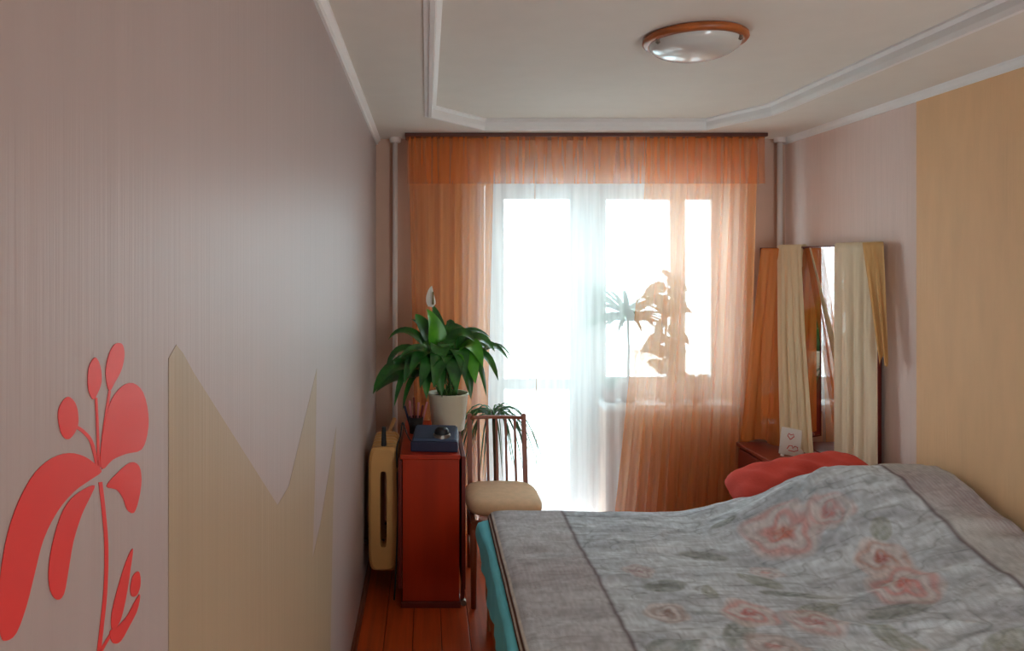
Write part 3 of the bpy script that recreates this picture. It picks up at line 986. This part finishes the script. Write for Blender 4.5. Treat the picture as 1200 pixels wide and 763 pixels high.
# bedspread -------------------------------------------------------------
nU, nV = 430, 380
r0 = 0.035
FOOT = 0.03        # drop at the foot
u = np.linspace(-FOOT, BX1 - 0.032 - (BX0 - 0.0), nU)
v = np.linspace(-0.22, (BY1 - BY0) + 0.10, nV)
U, V = np.meshgrid(u, v, indexing='ij')


def edge(d):
    """d>0 beyond the edge: arc then drop -> (outward, down)"""
    d = np.maximum(d, 0)
    a = np.minimum(d / r0, PI / 2)
    out = r0 * np.sin(a)
    down = r0 * (1 - np.cos(a)) + np.maximum(d - r0 * PI / 2, 0)
    return out, down


dx_, dzx = edge(-U + r0)
X = np.where(U > r0, BX0 + U, BX0 + r0 - dx_ - 0.022 * np.clip((-U + r0) / 0.06, 0, 1))
lenY = BY1 - BY0
o1, d1 = edge(-V + r0)
o2, d2 = edge(V - (lenY - r0))
Y = np.where(V < r0, BY0 + r0 - o1, np.where(V > lenY - r0, BY1 - r0 + o2, BY0 + V))
DZ = np.maximum.reduce([dzx, d1, d2])


def bump2(cx, cy, rx, ry, h, p=2.0):
    q = (np.abs((X - cx) / rx) ** p + np.abs((Y - cy) / ry) ** p)
    return h * np.exp(-q)


top = BZ + 0.0 * X
prof_y = np.interp(Y, [1.8, 2.1, 2.45, 2.73, 2.95, 3.10, 3.22, 3.34, 3.45, 3.52], [.06, .09, .115, .165, .24, .278, .282, .25, .20, .17])
kx = (X - (1.15 + 0.28 * np.clip((3.2 - Y) / 0.6, 0, 1))) / 0.69
kx = np.clip(kx, 0, 1)
H = prof_y * (0.45 * kx + 0.55 * kx * kx * (3 - 2 * kx))
fade = np.clip((lenY - V) / 0.10, 0, 1) * np.clip((V + 0.02) / 0.15, 0, 1)
H = H * (0.75 + 0.25 * np.clip(fade, 0, 1))
for _ in range(10):
    H[1:-1, 1:-1] = (H[2:, 1:-1] + H[:-2, 1:-1] + H[1:-1, 2:] + H[1:-1, :-2]) / 4
# wrinkles
wr_ = 0.018 * (vnoise(X * 3 + 0.8 * Y, Y * 9, 1) - 0.5) + 0.013 * (vnoise(X * 6 + Y * 3, Y * 16, 2) - 0.5) + 0.004 * (vnoise(X * 20, Y * 30, 5) - 0.5)
ridge = np.zeros_like(X)
for (x0, y0, x1, y1, w, h) in ((0.75, 3.05, 1.25, 2.95, 0.018, 0.012), (0.55, 2.72, 0.85, 2.78, 0.02, 0.012), (1.15, 3.25, 0.9, 3.08, 0.015, 0.012),
                               (1.45, 3.1, 1.85, 3.3, 0.02, 0.014), (1.4, 2.95, 1.75, 3.18, 0.018, 0.012), (0.6, 2.3, 1.3, 2.2, 0.025, 0.012),
                               (1.3, 2.5, 1.9, 2.62, 0.025, 0.014), (1.25, 2.38, 1.8, 2.3, 0.02, 0.012), (0.42, 2.9, 0.7, 3.0, 0.02, 0.008),
                               (1.5, 2.85, 1.8, 3.05, 0.016, 0.010)):
    d = np.array([x1 - x0, y1 - y0]); L_ = np.hypot(*d); d = d / L_
    s_ = (X - x0) * d[0] + (Y - y0) * d[1]
    e_ = (X - x0) * -d[1] + (Y - y0) * d[0] + 0.02 * np.sin(s_ * 14)
    ridge += h * np.exp(-(e_ / w) ** 2) * np.clip(s_ / 0.1, 0, 1) * np.clip((L_ - s_) / 0.1, 0, 1)
flat = np.clip((U + 0.0) / 0.08, 0, 1)
Z = top + H * flat + (wr_ + ridge) * (0.3 + 0.7 * flat) - DZ + 0.004
P = np.stack([X, Y, Z], -1)
me = grid_mesh(P, 'bedspread')
# printed colours, wrinkle darks and highlights painted into the mottling
c_base = np.array(lin(212, 220, 226)[:3]); c_dark = np.array(lin(140, 144, 156)[:3])
c_border = np.array(lin(186, 176, 176)[:3]); c_mauve = np.array(lin(158, 134, 134)[:3])
k1 = vnoise(X * 7, Y * 22, 11)[..., None]; k2 = vnoise(X * 30, Y * 70, 12)[..., None]
C = c_base * (1 - 0.55 * np.clip(k1 * 1.3 - 0.3, 0, 1)) + c_dark * 0.55 * np.clip(k1 * 1.3 - 0.3, 0, 1)
C = C * (0.78 + 0.36 * k2)
crease_k = np.abs(vnoise(X * 9 + 2 * vnoise(X * 3, Y * 3, 71), Y * 26, 72) - 0.5)
C = C * (1 - 0.28 * np.exp(-(crease_k / 0.035) ** 2)[..., None])  # dark wrinkle-like streaks, crease shade painted into the cloth colour


def blend(Cc, col, a):
    a = np.clip(a, 0, 1)[..., None]
    return Cc * (1 - a) + np.array(col[:3]) * a


# borders
bl, br_ = 0.63, 1.965
inb = (X < bl) | (X > br_)
patch = np.clip(3.2 * vnoise(X * 2.2 + 3, Y * 3.2, 21) - 1.4, 0, 1)
stripes = 0.5 + 0.5 * np.sin(X * 2 * PI / 0.016)
C = blend(C, c_border, inb * 0.45)
C = blend(C, c_mauve, inb * patch * (0.35 + 0.35 * stripes))
C = blend(C, lin(196, 196, 192), (X > br_) * np.clip(2.5 * vnoise(X * 3, Y * 4, 33) - 1.3, 0, 1) * 0.6)
line = np.exp(-((X - bl) / 0.009) ** 2) + np.exp(-((X - br_) / 0.010) ** 2) + 0.5 * np.exp(-((Y - 3.40) / 0.006) ** 2) * (~inb)
C = blend(C, lin(98, 78, 84), line * 0.75)


def rose(Cc, cx, cy, R, col, col2, seed, a=0.9):
    a *= 0.9
    dx0, dy0 = X - cx, Y - cy
    rr = np.hypot(dx0, dy0) / R
    th = np.arctan2(dy0, dx0)
    edge_ = 1 + 0.05 * np.sin(3 * th + seed) + 0.07 * np.sin(5 * th + 2 * seed)
    q = rr / edge_
    spiral = 0.5 + 0.5 * np.sin(q * 13 + 1.0 * th + seed + 1.3 * np.sin(3 * th + 4 * q) + 0.6 * np.sin(5 * th - 3 * q))
    m_ = np.clip((1 - q) * 5, 0, 1)
    Cc = blend(Cc, lin(206, 190, 188), m_ * 0.55 * a)
    Cc = blend(Cc, col, m_ * spiral ** 1.5 * a * (0.4 + 0.6 * (1 - np.clip(q, 0, 1))))
    Cc = blend(Cc, lin(226, 214, 208), m_ * (1 - spiral) ** 3 * 0.6 * a)
    return blend(Cc, col2, np.clip((0.34 - q) * 5, 0, 1) * 0.7 * a)


def leafp(Cc, cx, cy, L_, W_, ang, col, a=0.52):
    ca_, sa_ = math.cos(ang), math.sin(ang)
    s_ = (X - cx) * ca_ + (Y - cy) * sa_; t_ = -(X - cx) * sa_ + (Y - cy) * ca_
    q = (s_ / L_) ** 2 + (t_ / W_) ** 2
    return blend(Cc, col, np.clip((1 - q) * 3, 0, 1) * a * (0.45 + 0.75 * vnoise(s_ * 50 + cx * 40, t_ * 90 + 20, 61)))


g1, g2 = lin(122, 124, 92), lin(98, 104, 82)
for i, (cx_, cy_, L_, W_, an) in enumerate([(0.86, 2.68, .09, .05, .3), (1.22, 2.72, .09, .04, 2.5), (1.57, 2.46, .13, .045, .1), (1.32, 2.50, .11, .05, .5), (1.1, 2.95, .1, .03, 2.8),
                                            (1.75, 2.86, .06, .04, .9), (0.98, 2.33, .12, .05, 1.0), (1.45, 2.28, .12, .05, 2.0), (0.75, 2.25, .1, .05, .2), (1.72, 2.2, .1, .05, .4),
                                            (1.3, 2.62, .13, .025, 2.9), (1.62, 2.6, .05, .03, .4), (1.28, 3.2, .07, .025, .3), (1.0, 2.62, .07, .03, 1.4)]):
    C = leafp(C, cx_, cy_, L_, W_, an, g1 if i % 2 else g2)
pk, pd = lin(214, 134, 126), lin(176, 74, 70)
br2 = lin(160, 126, 112)
C = rose(C, 1.45, 3.02, 0.17, pk, lin(200, 112, 84), 1.0)
C = rose(C, 1.64, 3.02, 0.10, pk, pd, 2.0, 0.6)
C = rose(C, 1.68, 2.74, 0.10, lin(190, 130, 104), pd, 3.1)
C = rose(C, 1.66, 2.58, 0.13, pk, lin(196, 110, 100), 4.4)
C = rose(C, 0.80, 2.80, 0.065, lin(168, 124, 130), lin(150, 112, 120), 0.4, 0.7)
C = rose(C, 0.80, 2.47, 0.08, br2, lin(136, 106, 92), 5.2, 0.8)
C = rose(C, 1.07, 2.46, 0.10, pk, pd, 2.7)
C = rose(C, 1.26, 2.40, 0.11, lin(196, 128, 120), pd, 0.9, 0.7)
C = rose(C, 1.05, 2.24, 0.10, br2, pk, 1.9, 0.7)
C = rose(C, 1.45, 2.12, 0.12, pk, pd, 3.9)
C = rose(C, 1.28, 2.80, 0.07, lin(188, 150, 146), pk, 2.2, 0.6)
# striped hem
hem = np.clip((0.0 - U) / 0.004, 0, 1)
for a_, b_, c_ in ((0.010, 0.000, (226, 218, 210)), (0.000, -0.012, (96, 60, 48)), (-0.012, -0.021, (220, 208, 198)), (-0.021, -0.2, (96, 60, 48))):
    C = blend(C, lin(*c_), (U < a_) & (U > b_))
# scribbled fine texture
fine = vnoise(X * 120, Y * 45, 41) - 0.5
C = np.clip(C * (1 + 0.28 * fine[..., None]), 0, 1)
ca_ = me.color_attributes.new('print', 'FLOAT_COLOR', 'POINT')
ca_.data.foreach_set('color', np.concatenate([C, np.ones_like(C[..., :1])], -1).reshape(-1).astype(np.float32))
bs_ = link('bedspread', me, M['spread'], None, True)
sd = bs_.modifiers.new('thickness', 'SOLIDIFY'); sd.thickness = 0.004; sd.offset = -1
tag(bs_, 'rumpled grey-blue bedspread printed with pink roses covering the bed', 'bedspread')


def pillow_mesh(cx, cy, cz, lx, ly, lz, rotz=0, tilt=0, roll=0, name='pillow', n=34, wrinkle=0.006, seed=1):
    P = []
    M_ = Matrix.Translation((cx, cy, cz)) @ Matrix.Rotation(rotz, 4, 'Z') @ Matrix.Rotation(tilt, 4, 'Y') @ Matrix.Rotation(roll, 4, 'X')
    bm = B()
    bmesh.ops.create_cube(bm, size=2)
    bmesh.ops.subdivide_edges(bm, edges=list(bm.edges), cuts=n, use_grid_fill=True)
    for v_ in bm.verts:
        a, b_, c = v_.co
        e = (1 - abs(a) ** 3.5) ** 0.42 * (1 - abs(b_) ** 3.0) ** 0.5 if abs(a) < 1 and abs(b_) < 1 else 0
        wv = wrinkle * (math.sin(a * 9 + seed) * math.cos(b_ * 7) + math.sin(a * 17 + b_ * 5))
        pin = 1 - 0.03 * (1 - abs(b_)) * abs(a) ** 4 - 0.10 * abs(b_) ** 3
        q = Vector((a * lx / 2 * pin, b_ * ly / 2 * (1 - 0.14 * abs(a) ** 4), c * lz / 2 * e + wv * e * (1 if c > 0 else .4)))
        v_.co = M_ @ q
    bmesh.ops.remove_doubles(bm, verts=bm.verts, dist=0.0005)
    return bm


pm = obj('pillow', pillow_mesh(1.765, 3.50, 0.655, 0.68, 0.30, 0.19, rotz=math.radians(2), tilt=math.radians(-9), roll=math.radians(14)), M['redpillow'], None, True)
tag(pm, 'coral red pillow on the far edge of the bed before the dresser', 'pillow')

# ------------------------------------------------------------------ dresser and mirror
DX0, DX1_, DY0, DY1, DZ1 = 1.85, 2.245, 3.68, 4.44, 0.62
dr = thing('dressing_table', ((DX0 + DX1_) / 2, (DY0 + DY1) / 2, 0), 'dark red wooden dressing table with tall mirror in the far right corner', 'dresser')
obj('carcass', box(B(), DX0 + 0.02, DX1_, DY0 + 0.01, DY1 - 0.01, 0.06, DZ1 - 0.022, 0.003), M['dresser'], dr)
obj('top', box(B(), DX0, DX1_, DY0, DY1, DZ1 - 0.022, DZ1, 0.004), M['dresser'], dr)
for j in range(3):
    d_ = obj('drawer', box(B(), DX0 + 0.004, DX0 + 0.022, DY0 + 0.02, DY1 - 0.02, 0.08 + j * 0.172, 0.245 + j * 0.172, 0.004), M['tabledark'], dr)
    obj('knob', lathe(B(), [(0, 0), (0.012, 0.002), (0.008, 0.01), (0, 0.014)], DX0 - 0.002, (DY0 + DY1) / 2, 12, 0.155 + j * 0.172), M['chrome'], d_)
for x in (DX0 + 0.03, DX1_ - 0.06):
    for y in (DY0 + 0.03, DY1 - 0.06):
        obj('leg', box(B(), x, x + 0.035, y, y + 0.035, 0, 0.06), M['tabledark'], dr)


def mirror_panel(p, q, z0, z1, name):
    p, q = Vector((p[0], p[1], 0)), Vector((q[0], q[1], 0))
    d = (q - p).normalized(); n_ = Vector((d.y, -d.x, 0))      # facing the room
    if n_.x > 0: n_ = -n_
    L_ = (q - p).length

    def fr(bm, a0, a1, b0, b1, e0, e1):
        r = bmesh.ops.create_cube(bm, size=1)
        for v_ in r['verts']:
            aa = a0 if v_.co.x < 0 else a1; bb = b0 if v_.co.y < 0 else b1; ee = e0 if v_.co.z < 0 else e1
            v_.co = p + d * aa - n_ * bb + Vector((0, 0, ee))

    bm = B()
    fr(bm, 0, L_, 0.004, 0.018, z0, z1)
    w = 0.008
    fr(bm, 0, w, -0.003, 0.018, z0, z1); fr(bm, L_ - w, L_, -0.003, 0.018, z0, z1)
    fr(bm, 0, L_, -0.003, 0.018, z1 - w, z1); fr(bm, 0, L_, -0.003, 0.018, z0, z0 + w)
    f_ = obj('mirror_frame', bm, M['tabledark'], dr)
    bm = B()
    fr(bm, w, L_ - w, 0.0, 0.003, z0 + w, z1 - w)
    obj('mirror_glass', bm, M['mirror'], f_)


MZ0, MZ1 = DZ1 + 0.001, 1.785
mirror_panel((2.205, 4.40), (2.205, 3.99), MZ0, MZ1, 'centre')
mirror_panel((2.21, 3.985), (2.225, 3.66), MZ0 + 0.02, MZ1 - 0.005, 'near')
mirror_panel((2.02, 4.50), (2.20, 4.41), MZ0 + 0.02, MZ1 - 0.005, 'far')


def drape(name, m, top, bot, front, nf, amp, label, zt, zb, back=None, seed=0, nx=90, nz=30, narrow=None, hem=0.0, parent=None):
    """cloth hung over a mirror edge: top/bot lists of (x,y) end points; front = unit vector toward the viewer side"""
    rs = np.random.RandomState(seed)
    ph = rs.rand(4) * 6.28
    s = np.linspace(0, 1, nx)
    rows = []
    fx, fy = front
    tx = np.interp(s, [0, 1], [top[0][0], top[1][0]]); ty = np.interp(s, [0, 1], [top[0][1], top[1][1]])
    bx = np.interp(s, [0, 1], [bot[0][0], bot[1][0]]); by = np.interp(s, [0, 1], [bot[0][1], bot[1][1]])
    fold0 = (np.sin(2 * PI * nf * s + ph[0]) + 0.5 * np.sin(2 * PI * nf * 1.9 * s + ph[1]) + 0.4 * np.sin(2 * PI * nf * 0.5 * s + ph[2]))
    if back:
        for q in np.linspace(0, 1, 4)[:-1]:
            rows.append(np.stack([tx - fx * 0.026, ty - fy * 0.026, np.full_like(s, zt - back * (1 - q))], -1))
    for a in np.linspace(0, 1, 4):
        rows.append(np.stack([tx + fx * (-0.024 + 0.038 * a), ty + fy * (-0.024 + 0.038 * a), zt + 0.006 + 0.008 * np.sin(PI * a) + 0 * s], -1))
    for t in np.linspace(0.02, 1, nz):
        k = narrow(t) if narrow else t
        A = amp * (0.25 + 0.75 * min(1, t * 2.2))
        off = 0.014 + A * (1.0 + 0.6 * fold0)
        z = zt + (zb - zt) * t + hem * np.sin(2 * PI * s * 1.3 + ph[3]) * t
        lat = 0.2 * A * np.cos(2 * PI * nf * s + ph[0])
        rows.append(np.stack([tx + (bx - tx) * k + fx * off + lat * -fy, ty + (by - ty) * k + fy * off + lat * fx, z], -1))
    P = np.stack(rows, 1)
    o = link(name, grid_mesh(P, name), m, parent, True)
    return tag(o, label, 'cloth') if label else o


FR = (-0.97, -0.24)
drape('draped_cloth', M['cream'], [(2.12, 4.46), (2.198, 4.33)], [(2.03, 4.22), (2.10, 3.97)], FR, 4, 0.013, 'cream cloth hanging over the left part of the mirror', MZ1, 0.655,
      0.12, 3, hem=0.02)
drape('draped_cloth', M['ivory'], [(2.205, 3.99), (2.224, 3.645)], [(2.185, 3.95), (2.20, 3.60)], FR, 4, 0.012, 'ivory cloth covering the near right wing of the mirror', MZ1, 0.66,
      None, 6, hem=0.02)
drape('draped_cloth', M['ochre'], [(2.195, 3.74), (2.215, 3.60)], [(2.195, 3.60), (2.208, 3.555)], (-0.5, -0.86), 2, 0.016, 'tan scarf bunched over the right edge of the mirror', MZ1 - 0.005, 1.22,
      None, 11, hem=0.025)
drape('draped_cloth', M['orangecloth'], [(2.03, 4.48), (2.165, 4.43)], [(1.90, 4.46), (2.06, 4.30)], FR, 3, 0.012, 'orange sheer cloth hanging over the far wing of the mirror', MZ1 - 0.02, 0.64,
      0.1, 8, hem=0.012)

# card on the dresser
cd = thing('greeting_card', (1.99, 4.08, DZ1), 'white card with red marks standing on the dressing table', 'card')
cm = Matrix.Translation((1.99, 4.06, DZ1 + 0.004)) @ Matrix.Rotation(math.radians(-12), 4, 'Z') @ Matrix.Rotation(math.radians(-10), 4, 'X') @ Matrix.Rotation(math.radians(9), 4, 'Y')
obj('card', box(B(), -0.062, 0.062, 0, 0.004, 0.012, 0.158, 0, cm), M['card'], cd)
bm = B()
box(bm, -0.04, -0.034, -0.004, 0.05, 0, 0.02, 0, cm); box(bm, 0.034, 0.04, -0.004, 0.05, 0, 0.02, 0, cm)
obj('stand', bm, M['card'], cd)


def blot(u0, v0, pts, w):
    bm = B()
    tube(bm, [cm @ Vector((u0 + a, -0.001, v0 + c)) for a, c in pts], w, 5)
    return obj('red_motif', bm, M['cardred'], cd)


heart = [(0, -0.018), (-0.016, 0.0), (-0.012, 0.014), (0, 0.007), (0.012, 0.014), (0.016, 0.0), (0, -0.018)]
blot(-0.012, 0.115, heart, 0.0022)
blot(0.004, 0.052, [(-0.028, -0.008), (-0.018, 0.012), (-0.004, 0.014), (0.0, 0.0), (0.01, 0.014), (0.024, 0.010), (0.028, -0.006), (0.008, -0.016), (-0.02, -0.014)], 0.0022)
